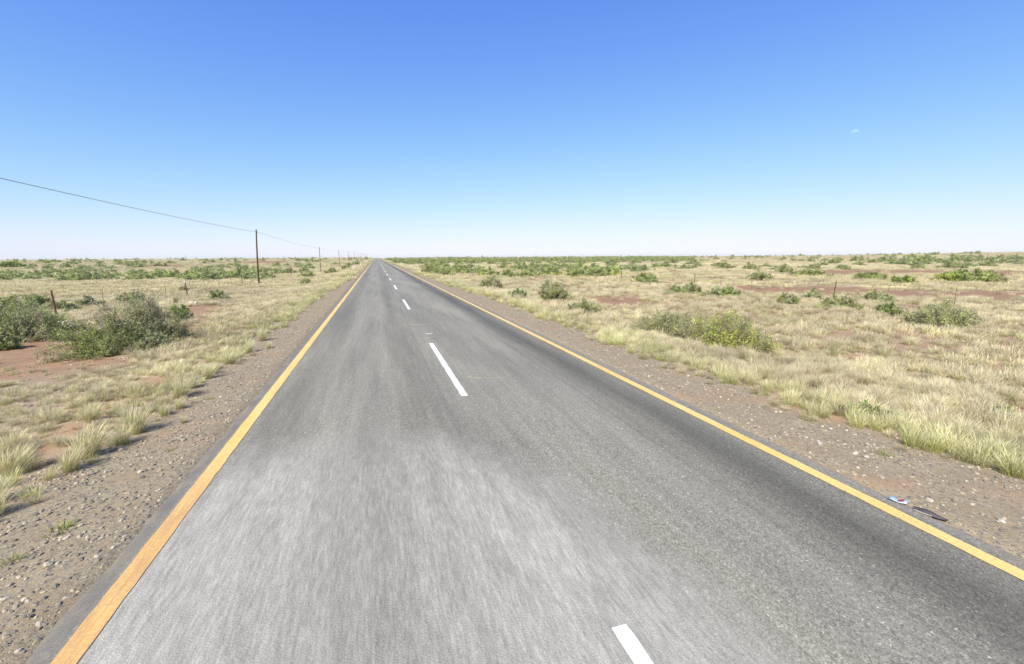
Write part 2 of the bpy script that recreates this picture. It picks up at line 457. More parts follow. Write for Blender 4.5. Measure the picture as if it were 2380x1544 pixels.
def density(x, y):
    """how much of the soil grass covers, 0..1"""
    x = np.asarray(x, float); y = np.asarray(y, float)
    L = sstep(.08, -.45, x - verge_edge_l(y)); Rr = sstep(-.1, 1.1, x - verge_edge_r(y)) * (1 - .45 * sstep(1.8, .6, x - verge_edge_r(y)) * sstep(.3, -.5, lnoise(x, y, 1.3, .7) + .6 * lnoise(x, y, 3.9, 1.3)))
    d = np.where(x < ROADC, L, Rr)
    near_left = (x < ROADC) * sstep(16, 9, y)
    clump = sstep(-.45, .35, lnoise(x, y, 1.5, .6) + .6 * lnoise(x, y, 4.3, 1.9))
    d = d * (1 - near_left * .80 * (1 - clump)) * (1 - .30 * near_left)
    clr = sstep(-1.0, -.35, lnoise(x, y, 9, .25) + .5 * lnoise(x, y, 3.3, 1.4))
    d = d * (.35 + .65 * clr)
    patch = sstep(-.55, .25, lnoise(x, y, 2.2, 1.1) + .7 * lnoise(x, y, 5.6, .2) + .5 * lnoise(x, y, .9, 2.1))
    d = d * (1 - .85 * (1 - patch) * sstep(7.2, 9, x))
    # stony, thinly grassed flat between the left verge and the bushes
    stony = sstep(-4.8, -6.2, x) * sstep(-14, -11, x) * sstep(14.5, 12.5, y) * sstep(2, 6, y)
    d = d * (1 - .72 * stony)
    return np.where(bare_mask(x, y), d * .04, d)

# ------------------------------------------------------------------ ground sheet
def axis(lo_far, lo, hi, hi_far, step, grow):
    a = list(np.arange(lo, hi + 1e-6, step)); s = step
    while a[-1] < hi_far: s *= grow; a.append(a[-1] + s)
    s = step
    while a[0] > lo_far: s *= grow; a.insert(0, a[0] - s)
    return np.array(a)
gx = axis(-6000, -14, 18, 6000, .25, 1.075)
gy = axis(-2500, -4, 40, 6500, .28, 1.055)
edges = [-2.15, 4.88]
for e in edges: gx[np.argmin(abs(gx - e))] = e
GX, GY = np.meshgrid(gx, gy)
GZ = terrain(GX, GY)
inside = (GX > -2.14) & (GX < 4.87)
GZ = np.where(inside, road_z(GY) - .25, GZ)
nx, ny = len(gx), len(gy)
idx = np.arange(nx * ny).reshape(ny, nx)
F = np.stack([idx[:-1, :-1], idx[:-1, 1:], idx[1:, 1:], idx[1:, :-1]], -1).reshape(-1, 4)
fx, fy = GX.ravel(), GY.ravel()
dd = np.hypot(fx, fy)
cov = density(fx, fy) * (.30 + .70 * sstep(18, 90, dd))
shoulder = sstep(.9, .25, np.where(fx < ROADC, verge_edge_l(fy) - fx, fx - verge_edge_r(fy)))
stonyp = sstep(-4.6, -6.0, fx) * sstep(-12, -9, fx) * sstep(14, 12.2, fy) * sstep(1, 5, fy) * .75
redm = np.clip(bare_mask(fx, fy, 'red').astype(float) + .75 * bare_mask(fx, fy, 'sand').astype(float) + .6 * sstep(8, 20, fx), 0, 1)
me = mesh_np('ground', np.stack([fx, fy, GZ.ravel()], 1), F, [M_ground],
             {'cover': ('FLOAT', 'POINT', cov.astype(np.float32)), 'gravel': ('FLOAT', 'POINT', np.maximum(shoulder, stonyp).astype(np.float32)),
              'red': ('FLOAT', 'POINT', redm.astype(np.float32))}, smooth=True)
ground = tag(obj('ground', me), kind='structure')

# ------------------------------------------------------------------ road with its markings
ry = axis(-60, -4, 45, 1500, .16, 1.03)
def edge_l(y): return -2.24 + .022 * lnoise(y * 0, y, 1.3, .3) + .016 * lnoise(y * 0, y, .47, 1.3)
def edge_r(y): return 4.97 + .022 * lnoise(y * 0, y, 1.5, 2.3) + .016 * lnoise(y * 0, y, .51, .3)
el, er = edge_l(ry), edge_r(ry)
prof = [(-.05, -.22), (0, -.012), (.035, 0)]
cols = []
for dx, dz in prof: cols.append(np.stack([el + dx, ry, road_z(ry) + dz], 1))
for k in np.linspace(.05, .95, 13): cols.append(np.stack([el * (1 - k) + er * k, ry, road_z(ry) + .03 * (1 - (2 * k - 1) ** 2)], 1))
for dx, dz in prof[::-1]: cols.append(np.stack([er - dx, ry, road_z(ry) + dz], 1))
V = np.stack(cols, 1); nr, nc = V.shape[:2]
idx = np.arange(nr * nc).reshape(nr, nc)
F = np.stack([idx[:-1, :-1], idx[:-1, 1:], idx[1:, 1:], idx[1:, :-1]], -1).reshape(-1, 4)
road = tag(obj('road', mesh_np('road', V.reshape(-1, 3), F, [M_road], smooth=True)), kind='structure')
def crown(x, y):
    k = np.clip((x - edge_l(y)) / (edge_r(y) - edge_l(y)), 0, 1)
    ks = np.concatenate([[.035 / 7.2], np.linspace(.05, .95, 13), [1 - .035 / 7.2]])
    zs = np.concatenate([[0], .03 * (1 - (2 * np.linspace(.05, .95, 13) - 1) ** 2), [0]])
    return road_z(y) + np.interp(k, ks, zs)
def stripe(name, x, y0, y1, w, mat, lift=.005, jit=.006):
    ys = ry[(ry > y0) & (ry < y1)]; ys = np.concatenate([[y0], ys, [y1]])
    a = x - w / 2 + jit * lnoise(ys * 0, ys, .9, x) + jit * lnoise(ys * 0, ys, .33, 2 * x)
    b = x + w / 2 + jit * lnoise(ys * 0, ys, .8, x + 3) + jit * lnoise(ys * 0, ys, .31, x + 1)
    V = np.concatenate([np.stack([a, ys, crown(a, ys) + lift], 1), np.stack([b, ys, crown(b, ys) + lift], 1)])
    n = len(ys); i = np.arange(n - 1)
    F = np.stack([i, i + n, i + n + 1, i + 1], 1)
    return obj(name, mesh_np(name, V, F, [mat]), road)
tag(stripe('edge_line', -1.99, -50, 1400, .16, M_yellow, .006, .004), 'yellow line along the left road edge')
tag(stripe('edge_line', 4.68, -50, 1400, .15, M_yellow, .006, .004), 'yellow line along the right road edge')
stripe('centre_dash', 1.42, -2.7, 2.2, .12, M_white)
y0 = 7.32
while y0 < 900:
    stripe('centre_dash', 1.37, y0, y0 + 5.0, .12, M_white); y0 += 13.55
# short setting-out mark across the lane
stripe('paint_mark', 1.50, 13.90, 13.98, .20, M_white)
# fine dry stalks of grass lying on the tar show as pale hair lines
mb = MB()
for (xa, ya, xb, yb) in ((1.75, 8.35, 2.35, 8.22), (1.62, 8.5, 2.0, 8.3), (1.0, 16.0, 1.7, 15.85)):
    pts = [(xa + (xb - xa) * k / 5, ya + (yb - ya) * k / 5 + .02 * math.sin(k * 1.3), .062) for k in range(6)]
    mb.ring_tube(pts, .002, 4)
M_stalk = make_plain('dry_stalk', (.45, .36, .2), (.55, .46, .28), 5)
tag(obj('grass_stalks', mb.mesh('grass_stalks', M_stalk)), 'thin dry grass stalks lying across the tar beside the first white dash', 'stalks', kind='stuff')

# ------------------------------------------------------------------ scatter (stuff) by geometry nodes
PROTO = {}
def proto_collection(name, meshes):
    c = bpy.data.collections.new(name)
    for i, m in enumerate(meshes):
        c.objects.link(bpy.data.objects.new('%s_%02d' % (name, i), m))
    return c
def scatter(name, pts, rot, scl, idx, coll, g=None, b=None):
    n = len(pts)
    at_ = {'rot': ('FLOAT_VECTOR', 'POINT', rot.astype(np.float32)), 'scl': ('FLOAT_VECTOR', 'POINT', scl.astype(np.float32)),
           'idx': ('INT', 'POINT', idx.astype(np.int32))}
    if g is not None: at_['g'] = ('FLOAT', 'POINT', g.astype(np.float32)); at_['b'] = ('FLOAT', 'POINT', b.astype(np.float32))
    me = bpy.data.meshes.new(name); me.vertices.add(n); me.vertices.foreach_set('co', pts.astype(np.float32).ravel())
    for k, (typ, dom, arr) in at_.items():
        a = me.attributes.new(k, typ, dom)
        a.data.foreach_set('vector' if typ == 'FLOAT_VECTOR' else 'value', np.ascontiguousarray(arr).ravel())
    o = obj(name, me)
    ng = bpy.data.node_groups.new(name + '_nodes', 'GeometryNodeTree')
    ng.interface.new_socket('Geometry', in_out='INPUT', socket_type='NodeSocketGeometry')
    ng.interface.new_socket('Geometry', in_out='OUTPUT', socket_type='NodeSocketGeometry')
    N = ng.nodes.new; Lk = ng.links.new
    gi, go = N('NodeGroupInput'), N('NodeGroupOutput')
    ci = N('GeometryNodeCollectionInfo'); ci.inputs['Collection'].default_value = coll
    ci.inputs['Separate Children'].default_value = True; ci.inputs['Reset Children'].default_value = True
    ip = N('GeometryNodeInstanceOnPoints'); ip.inputs['Pick Instance'].default_value = True
    def na(nm, typ):
        a = N('GeometryNodeInputNamedAttribute'); a.data_type = typ; a.inputs['Name'].default_value = nm
        return a.outputs[0]
    e2r = N('FunctionNodeEulerToRotation')
    Lk(gi.outputs[0], ip.inputs['Points']); Lk(ci.outputs[0], ip.inputs['Instance'])
    Lk(na('idx', 'INT'), ip.inputs['Instance Index'])
    Lk(na('rot', 'FLOAT_VECTOR'), e2r.inputs[0]); Lk(e2r.outputs[0], ip.inputs['Rotation'])
    Lk(na('scl', 'FLOAT_VECTOR'), ip.inputs['Scale']); Lk(ip.outputs[0], go.inputs[0])
    md = o.modifiers.new('scatter', 'NODES'); md.node_group = ng
    return o

# ------------------------------------------------------------------ grass tufts
def tuft_mesh(name, seed, nbl, height, rad, width, spread=.55, segs=4, wind=.22, plume=.5):
    r = np.random.default_rng(seed)
    n = nbl
    az = r.uniform(0, 2 * np.pi, n); rr = rad * np.sqrt(r.uniform(0, 1, n))
    bx, by = rr * np.cos(az), rr * np.sin(az)
    h = height * r.uniform(.45, 1.05, n) * (1 - .25 * (rr / rad) ** 2)
    lean_az = az + r.normal(0, .7, n)
    lean = spread * r.uniform(.2, 1.15, n) * (.35 + .65 * rr / rad) * h
    face = r.uniform(0, 2 * np.pi, n)
    isp = r.uniform(0, 1, n) < plume
    bl = r.uniform(0, 1, n)
    k = segs + 1
    V = np.zeros((n, k, 2, 3)); T = np.zeros((n, k, 2)); 
    for j in range(k):
        s = j / segs
        cx = bx + np.cos(lean_az) * lean * s ** 1.7 + wind * h * s ** 2.1
        cy = by + np.sin(lean_az) * lean * s ** 1.7 + wind * .35 * h * s ** 2.1
        cz = h * (s - .18 * s * s * (lean / h + .2)) - .02
        wprof_b = (1 - s) ** .7 * .9 + .08
        wprof_p = .45 + 1.5 * math.exp(-((s - .82) / .17) ** 2) if s < .99 else .25
        w = width * np.where(isp, wprof_p, wprof_b) * .5
        V[:, j, 0] = np.stack([cx - np.cos(face) * w, cy - np.sin(face) * w, cz], 1)
        V[:, j, 1] = np.stack([cx + np.cos(face) * w, cy + np.sin(face) * w, cz], 1)
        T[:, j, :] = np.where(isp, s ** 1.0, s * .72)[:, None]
    idx = np.arange(n * k * 2).reshape(n, k, 2)
    F = np.stack([idx[:, :-1, 0], idx[:, :-1, 1], idx[:, 1:, 1], idx[:, 1:, 0]], -1).reshape(-1, 4)
    rv = np.repeat(bl, k * 2)
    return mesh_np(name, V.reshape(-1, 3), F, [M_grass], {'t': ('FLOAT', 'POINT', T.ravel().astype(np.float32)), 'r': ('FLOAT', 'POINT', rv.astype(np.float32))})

A = proto_collection('tuft_near', [tuft_mesh('tuft_near', 100 + i, 170, .42, .11, .0036, .55, wind=.14, plume=.5) for i in range(6)])
B = proto_collection('tuft_mid', [tuft_mesh('tuft_mid', 200 + i, 80, .42, .18, .011, .65, 3, wind=.16, plume=.5) for i in range(5)])
Cc = proto_collection('tuft_far', [tuft_mesh('tuft_far', 300 + i, 46, .42, .5, .04, .55, 2, plume=.4) for i in range(4)])
D = proto_collection('tuft_distant', [tuft_mesh('tuft_distant', 400 + i, 46, .5, 1.5, .14, .45, 2, plume=.4) for i in range(4)])

def ring_points(n, d0, d1, a0=-52, a1=88, power=1.0):
    """random ground points in a sector about the road; power 1 = even per square metre"""
    u = rng.uniform(0, 1, n)
    d = np.sqrt(d0 ** 2 + u * (d1 ** 2 - d0 ** 2)) if power == 1 else d0 * (d1 / d0) ** u
    a = np.radians(rng.uniform(a0, a1, n))
    return d * np.sin(a), d * np.cos(a)
def grow(name, x, y, coll, nproto, smin, smax, label, thin=1.0, hscale=1.0, sink=.01):
    p = density(x, y) * thin
    keep = rng.uniform(0, 1, len(x)) < p
    x, y = x[keep], y[keep]
    n = len(x)
    s = rng.uniform(smin, smax, n) * np.where((x < ROADC) & (y < 14), .8, 1.0)
    # verge grass is greener and taller than the open veld
    vl = np.where(x < ROADC, verge_edge_l(y) - x, x - verge_edge_r(y))
    verge = sstep(2.6, .3, vl)
    pn = lnoise(x, y, 7.5, .8) * .6 + lnoise(x, y, 2.6, 2.0) * .4
    g = np.clip(.12 + .30 * pn + .62 * verge * np.where(x < ROADC, .85, 1.0) + rng.normal(0, .16, n), 0, 1)
    g = g * (1 - .35 * sstep(40, 120, np.hypot(x, y)))
    b = .04 + .18 * lnoise(x, y, 5.2, 1.5) + .12 * lnoise(x, y, 23, .5) + rng.normal(0, .17, n)
    b = b - .18 * sstep(.4, .9, lnoise(x, y, 3.7, 2.7))
    hs = hscale * (1 + .04 * verge) * (1 + .22 * lnoise(x, y, 3.1, .1)) * np.where(x < ROADC, .80, .95)
    z = terrain(x, y) - sink
    pts = np.stack([x, y, z], 1)
    rot = np.stack([rng.normal(0, .08, n), rng.normal(0, .08, n), rng.normal(0, .55, n)], 1)
    scl = np.stack([s, s, s * hs], 1)
    o = scatter(name, pts, rot, scl, rng.integers(0, nproto, n), coll, g, b)
    tag(o, label, 'grass', kind='stuff')
    print(name, n)
    return o
x, y = ring_points(11000, 1.5, 15)
grow('grass', x, y, A, 6, .48, .98, 'feathery straw and yellow-green grass of the near verges on both sides of the road')
def stubble(name, n, d0, d1, label):
    x, y = ring_points(n, d0, d1)
    p = np.maximum(density(x, y) * .7, np.where(x < ROADC, sstep(.35, -.6, x - verge_edge_l(y)), sstep(-.35, .8, x - verge_edge_r(y))) * .55)
    k = rng.uniform(0, 1, n) < p * np.where(bare_mask(x, y), .25, 1.0)
    x, y = x[k], y[k]; n = len(x)
    s = rng.uniform(.22, .55, n)
    g = np.clip(.30 + .35 * lnoise(x, y, 2.9, .3) + rng.normal(0, .2, n), 0, 1); b = rng.normal(-.06, .16, n)
    o = scatter(name, np.stack([x, y, terrain(x, y) - .005], 1), np.stack([rng.normal(0, .2, n), rng.normal(0, .2, n), rng.uniform(0, 6.28, n)], 1),
                np.stack([s * 1.25, s * 1.25, s * rng.uniform(.45, 1.0, n)], 1), rng.integers(0, 6, n), A, g, b)
    tag(o, label, 'grass', kind='stuff'); print(name, n)
stubble('grass_stubble', 15000, 1.5, 18, 'short dry grass stubble between the tufts of the near verges')
x, y = ring_points(26000, 15, 48)
grow('grass', x, y, B, 5, .60, 1.05, 'dry cream veld grass covering the middle ground inside the fences')
x, y = ring_points(60000, 48, 170)
grow('grass', x, y, Cc, 4, .75, 1.3, 'pale dry veld grass beyond the fences', hscale=.9)
x, y = ring_points(60000, 170, 900, power=0)
grow('grass', x, y, D, 4, .7, 1.5, 'pale grass plain running to the horizon', thin=.8, hscale=.75)

# single tufts that stand apart on the left shoulder
M_tuft_g = make_grass('verge_tuft_grass', .45, .08)
tufts = []
for i in range(5):
    m = tuft_mesh('grass_tuft', 500 + i, 340, .52, .10, .0040, .50, 4, .18, .6); m.materials[0] = M_tuft_g; tufts.append(m)
for i, (x, y, s) in enumerate([(-3.47, 7.29, 1.15), (-3.62, 6.15, .85), (-3.66, 6.55, 1.2), (-3.54, 9.0, 1.15), (-3.30, 8.3, .62), (-3.52, 10.3, 1.0),
                               (-4.25, 6.3, 1.1), (-3.46, 6.9, .75), (-3.95, 5.55, .95), (-3.4, 8.0, .6), (-3.75, 5.2, .9), (-3.5, 11.6, 1.05), (-3.42, 12.9, 1.0),
                               (-3.6, 9.6, .8), (-2.98, 7.55, .4), (-3.45, 14.6, 1.1), (-4.4, 8.1, .9), (-4.8, 7.2, .85), (-3.0, 13.3, .55)]):
    o = obj('grass_tuft', tufts[i % 5], loc=(x, y, float(terrain(x, y)) - .01))
    o.rotation_euler = (0, 0, rnd.uniform(-.5, .5)); o.scale = (s * .85, s * .85, s * rnd.uniform(.75, .92))
    tag(o, 'feathery yellow-green grass tuft standing on the gravel edge of the left shoulder', 'grass tuft', 'tufts along the left shoulder')
    o['label'] = ('big ' if s > 1.05 else 'small ' if s < .8 else '') + o['label'] + (' in front' if y < 7.5 else ' farther along' if y > 9.3 else ' midway')
    if (x, y) == (-2.98, 7.55): o['label'] = 'small thin grass tuft alone on the left gravel, nearest the tar'; del o['group']
    if (x, y) == (-3.0, 13.3): o['label'] = 'short grass tuft out on the left gravel, farther up the shoulder'; del o['group']
# little green weeds on the gravel
M_weed = make_grass('green_weed', 1.0, -.25)
weed = tuft_mesh('weed', 640, 70, .12, .10, .012, 1.3, 3, 0, .0); weed.materials[0] = M_weed
for x, y, s, lab in ((-2.95, 4.75, 1.0, 'low green weed on the left gravel nearest the camera'), (-3.05, 4.35, .7, 'pale weed sprawling on the left gravel beside the green weed'),
                     (-2.75, 6.45, .45, 'tiny green weed on the left gravel by the yellow line'), (-3.0, 8.75, .6, 'small green weed on the left gravel below the big tufts'),
                     (-3.3, 3.6, .6, 'small weed at the lower left corner on gravel'), (6.0, 3.5, .8, 'low green weed on the right shoulder gravel behind the litter')):
    o = obj('weed', weed, loc=(x, y, float(terrain(x, y)))); o.scale = (s, s, s); o.rotation_euler.z = x * 7
    tag(o, lab, 'weed')

# ------------------------------------------------------------------ gravel and stones
def rock_mesh(name, seed, mat, sub=1):
    import bmesh
    bm = bmesh.new(); bmesh.ops.create_icosphere(bm, subdivisions=sub, radius=1)
    r = random.Random(seed)
    ax = (r.uniform(.8, 1.25), r.uniform(.7, 1.0), r.uniform(.45, .75))
    for v in bm.verts:
        v.co *= r.uniform(.78, 1.15); v.co = Vector((v.co.x * ax[0], v.co.y * ax[1], v.co.z * ax[2]))
    me = bpy.data.meshes.new(name); bm.to_mesh(me); bm.free(); me.materials.append(mat)
    return me
PB = proto_collection('pebble', [rock_mesh('pebble', 20 + i, M_pebble) for i in range(8)])
def pebbles(name, n, xa, xb, ya, yb, smin, smax, label, pw=2.2, clump=False):
    x = rng.uniform(xa, xb, n); y = ya + (yb - ya) * rng.uniform(0, 1, n) ** 1.35
    if clump:
        k = rng.uniform(0, 1, n) < sstep(-.5, .6, lnoise(x, y, 1.1, .4) + lnoise(x, y, 3.4, 1.0)); x, y = x[k], y[k]
    else:
        k = rng.uniform(0, 1, n) < np.where(x < ROADC, sstep(verge_edge_l(y) - .9, verge_edge_l(y) - .1, x), sstep(verge_edge_r(y) + .9, verge_edge_r(y) + .1, x)); x, y = x[k], y[k]
    k = rng.uniform(0, 1, len(x)) < .25 + .75 * sstep(-.5, .5, lnoise(x, y, .8, .9) + .8 * lnoise(x, y, 2.9, .1)); x, y = x[k], y[k]
    n = len(x)
    s = smin + (smax - smin) * rng.uniform(0, 1, n) ** (pw * 1.35)
    pts = np.stack([x, y, terrain(x, y) + s * .15], 1)
    o = scatter(name, pts, np.stack([rng.uniform(-.4, .4, n), rng.uniform(-.4, .4, n), rng.uniform(0, 6.28, n)], 1), np.stack([s, s, s], 1), rng.integers(0, 8, n), PB)
    tag(o, label, 'gravel', kind='stuff'); return o
pebbles('gravel', 34000, -4.4, -2.28, 1.0, 30, .005, .026, 'grey and brown gravel of the left shoulder')
pebbles('gravel', 24000, 5.02, 7.2, .5, 30, .005, .025, 'grey and tan gravel of the right shoulder')
pebbles('gravel', 9000, -13, -4.4, 5, 17, .007, .038, 'stony litter on the flat below the left bushes', clump=True)
pebbles('gravel', 900, -2.5, -2.2, 1.5, 20, .006, .014, 'loose chippings along the left tar edge')
stones = [rock_mesh('roadside_stone', 60 + i, M_pale, 2) for i in range(4)]
stones_d = [rock_mesh('roadside_stone', 70 + i, M_pebble, 2) for i in range(4)]
for i in range(26):
    y = 1.8 + 9 * rnd.random() ** 1.3; x = 5.25 + rnd.random() * .95
    o = obj('roadside_stone', stones[i % 4], loc=(x, y, float(terrain(x, y)) + .008)); s = rnd.uniform(.014, .034)
    o.scale = (s, s, s); o.rotation_euler = (rnd.uniform(-.3, .3), rnd.uniform(-.3, .3), rnd.uniform(0, 6))
    tag(o, 'pale cream stone lying loose on the brown right shoulder', 'stone', 'pale stones on the right shoulder')
for i in range(22):
    y = 2.6 + 7 * rnd.random(); x = -2.45 - rnd.random() * .95
    o = obj('roadside_stone', stones_d[i % 4], loc=(x, y, float(terrain(x, y)) + .008)); s = rnd.uniform(.020, .042)
    o.scale = (s, s, s); o.rotation_euler = (rnd.uniform(-.3, .3), rnd.uniform(-.3, .3), rnd.uniform(0, 6))
    tag(o, 'dark grey stone lying loose on the left shoulder gravel', 'stone', 'dark stones on the left shoulder')

# ------------------------------------------------------------------ shrubs
GREY = (.36, .385, .20); GREEN = (.27, .325, .11); YEL = (.42, .465, .12); DEAD = (.46, .405, .28); DARK = (.19, .23, .085); OLIVE = (.355, .37, .15)
def bush_meshes(name, seed, w, d, h, nclump, ntwig, nleaf, leaf, pal, lobes=.28, twist=0.0, stems=True, twigs=True):
    """returns foliage mesh and stem mesh of a spreading thorn shrub standing on z = 0"""
    r = np.random.default_rng(seed)
    az = r.uniform(0, 2 * np.pi, nclump)
    el = np.arcsin(r.uniform(.02, 1, nclump))
    q = r.uniform(.18, 1, nclump) ** .45
    ph = r.uniform(0, 6, 4)
    lob = 1 + lobes * (np.sin(2 * az + ph[0]) * .5 + np.sin(3 * az + ph[1]) * .4 + .5 * np.sin(5 * az + ph[2]))
    lob *= 1 + r.normal(0, .10, nclump)
    hl = 1 + lobes * .8 * np.sin(2.0 * np.cos(az) * 2 + ph[3])
    c = np.stack([np.cos(az) * np.cos(el) * w / 2 * lob, np.sin(az) * np.cos(el) * d / 2 * lob, .06 + np.sin(el) * h * .86 * hl], 1) * q[:, None]
    c[:, 2] = np.maximum(c[:, 2], .05 * h)
    cols = np.array([p[0] for p in pal]); wts = np.array([p[1] for p in pal]); wts = wts / wts.sum()
    # colour in patches: clumps near each other share a tone
    seeds = np.stack([r.uniform(-w / 2, w / 2, 9), r.uniform(-d / 2, d / 2, 9), r.uniform(0, h, 9)], 1)
    sc = r.choice(len(pal), 9, p=wts)
    near = np.argmin(((c[:, None] - seeds[None]) ** 2).sum(-1), 1)
    pick = np.where(r.uniform(0, 1, nclump) < .68, sc[near], r.choice(len(pal), nclump, p=wts))
    ccol = cols[pick] * r.uniform(.5, 1.5, (nclump, 1))
    outd = c / np.array([w / 2, d / 2, h]); outd /= np.linalg.norm(outd, axis=1, keepdims=True) + 1e-6
    size = .5 * (w + d) * .5
    tl = np.minimum(h, size) * .42
    base = np.repeat(c, ntwig, 0); od = np.repeat(outd, ntwig, 0)
    n2 = nclump * ntwig
    td = od * .75 + r.normal(0, .55, (n2, 3)) + np.array([0, 0, .42]); td /= np.linalg.norm(td, axis=1, keepdims=True)
    length = tl * r.uniform(.4, 1.15, n2)
    base = base - td * length[:, None] * .55 + r.normal(0, tl * .12, (n2, 3))
    base[:, 2] = np.maximum(base[:, 2], .01)
    tcol = np.repeat(ccol, ntwig, 0) * r.uniform(.85, 1.15, (n2, 1))
    tpar = r.uniform(.12, 1.03, (n2, nleaf))
    P = base[:, None] + td[:, None] * (length[:, None] * tpar)[..., None] + r.normal(0, leaf * .75, (n2, nleaf, 3))
    P = P.reshape(-1, 3); P[:, 2] = np.maximum(P[:, 2], .012)
    m = len(P)
    a = r.normal(0, 1, (m, 3)) + np.repeat(td, nleaf, 0) * .8; a /= np.linalg.norm(a, axis=1, keepdims=True)
    b = np.cross(a, r.normal(0, 1, (m, 3))); b /= np.linalg.norm(b, axis=1, keepdims=True) + 1e-6
    ls = leaf * r.uniform(.6, 1.3, (m, 1))
    V = np.stack([P - a * ls, P + b * ls * .42, P + a * ls, P - b * ls * .42], 1).reshape(-1, 3)
    F = np.arange(m * 4).reshape(m, 4)
    lc = np.repeat(tcol, nleaf, 0) * r.uniform(.8, 1.22, (m, 1))
    fc = np.concatenate([np.clip(lc, 0, .9), np.ones((m, 1))], 1)
    fol = mesh_np(name + '_foliage', V, F, [M_leaf], {'col': ('FLOAT_COLOR', 'FACE', fc.astype(np.float32))})
    if not stems: return fol, None
    # stems: tapered three-sided limbs from the root crown to the clumps, and a flat sliver along each twig
    Vs, Fs, off = [], [], 0
    ns = min(nclump, 110)
    sel = r.choice(nclump, ns, replace=False)
    S = 4
    for i in sel:
        p1 = c[i]; p0 = np.array([p1[0] * .12, p1[1] * .12, -.03]); mid = (p0 + p1) / 2 + np.array([0, 0, -.08 * h]) + r.normal(0, .04 * size, 3)
        rad0 = .012 * max(.5, size) * r.uniform(.7, 1.5)
        ring = []
        for k in range(S):
            s = k / (S - 1)
            p = (1 - s) ** 2 * p0 + 2 * s * (1 - s) * mid + s * s * p1
            rad = rad0 * (1 - .75 * s)
            for q_ in range(3):
                t = q_ * 2.094 + s
                ring.append(p + rad * np.array([math.cos(t), math.sin(t), .3 * math.sin(t * 2)]))
        Vs.append(np.array(ring))
        for k in range(S - 1):
            for q_ in range(3):
                Fs.append((off + k * 3 + q_, off + k * 3 + (q_ + 1) % 3, off + (k + 1) * 3 + (q_ + 1) % 3, off + (k + 1) * 3 + q_))
        off += S * 3
    Vs = np.concatenate(Vs); Fs = np.array(Fs)
    if twigs:
        wv = np.cross(td, r.normal(0, 1, (n2, 3))); wv /= np.linalg.norm(wv, axis=1, keepdims=True) + 1e-6
        tw = .0034 * max(.6, size)
        e = base + td * (length * np.where(r.uniform(0, 1, n2) < .18, 1.35, 1.02))[:, None]
        Vt = np.stack([base - wv * tw, base + wv * tw, e + wv * tw * .3, e - wv * tw * .3], 1).reshape(-1, 3)
        Ft = np.arange(n2 * 4).reshape(n2, 4) + off
        Vs = np.concatenate([Vs, Vt]); Fs = np.concatenate([Fs, Ft])
    return fol, mesh_np(name + '_stems', Vs, Fs, [M_twig])

def px_bush(u0, u1, vt, vb):
    """footprint and size in metres of a shrub that spans these view limits; it stands on the ground behind its lower edge"""
    uc = (u0 + u1) / 2
    x, y, z, D_ = at(uc, vb)
    w = (u1 - u0) * D_ / 1006
    dep = w * .75
    hd = np.array([x, y]) / math.hypot(x, y)
    c = np.array([x, y]) + hd * dep * .42
    Hh = (vb - vt) * D_ / 1006
    slope = CAM_H / math.hypot(x, y)
    h = max(.45 * Hh, Hh - dep * .30 * slope)
    return c[0], c[1], float(terrain(c[0], c[1])), w, dep, h, math.atan2(hd[0], hd[1])
def big_bush(u0, u1, vt, vb, label, pal, seed, dens=1.0, leaf=.020, grp=None, lob=.28):
    x, y, z, w, dp, h, a = px_bush(u0, u1, vt, vb)
    dist = math.hypot(x, y)
    leaf = max(leaf, dist * .0013)
    area = w * dp + 2 * h * (w + dp) * .5
    ncl = int(np.clip(34 * area * dens / (leaf / .02) ** 1.0, 85, 700))
    fol, st = bush_meshes('shrub', seed, w * .92, dp * .95, h * 1.0, ncl, 7, 9, leaf, pal, lob)
    e = empty('shrub', (x, y, z - .02), -a)
    obj('foliage', fol, e); obj('stems', st, e)
    tag(e, label, 'shrub', grp)
    return e
G1 = [(GREEN, 4), (YEL, 2), (OLIVE, 2)]; G2 = [(GREY, 5), (OLIVE, 2), (DEAD, 1.2)]; G3 = [(GREY, 3), (GREEN, 3), (DEAD, .6), (YEL, 1)]; G4 = [(GREEN, 3), (OLIVE, 3), (GREY, 2)]
big_bush(225, 446, 678, 812, 'large grey-green thorn shrub with bare grey twigs, the tallest beside the left verge', [(GREY, 5), (DEAD, 2.4), (OLIVE, 2), (GREEN, 1.5)], 1, 1.1)
big_bush(160, 360, 736, 830, 'dense bright green shrub in front of the tall grey-green one left of the road', [(GREEN, 5), (YEL, 3), (DARK, 1.5), (OLIVE, 1.5)], 2, 1.3)
big_bush(385, 452, 692, 752, 'leafy green shrub sticking out right of the tall grey-green one, towards the pale blocks', [(GREEN, 5), (OLIVE, 2), (DARK, 1)], 3, 1.2)
big_bush(333, 384, 778, 816, 'small pale grey shrub at the right foot of the dense green shrub', [(GREY, 5), (DEAD, 2.5)], 4, 1.1)
big_bush(330, 430, 740, 795, 'dark green shrub low on the right of the tall grey-green one, over shaded red soil', [(DARK, 3), (GREEN, 2), (GREY, 3)], 14, 1.2)
big_bush(-40, 172, 695, 797, 'wide grey-green shrub at the left edge of the picture', [(GREY, 6), (OLIVE, 2), (DEAD, 1.2), (GREEN, 1)], 5, 1.0)
big_bush(-30, 42, 765, 817, 'small green shrub in the left corner by bare orange soil', [(GREEN, 4), (GREY, 2), (OLIVE, 2)], 6, 1.2)
big_bush(-30, 50, 688, 733, 'green shrub behind the wide grey-green one at the left edge', G1, 7)
big_bush(55, 128, 676, 724, 'upright olive shrub just left of the thick rusty fence post', [(OLIVE, 3), (GREEN, 2), (GREY, 2), (DEAD, .5)], 8)
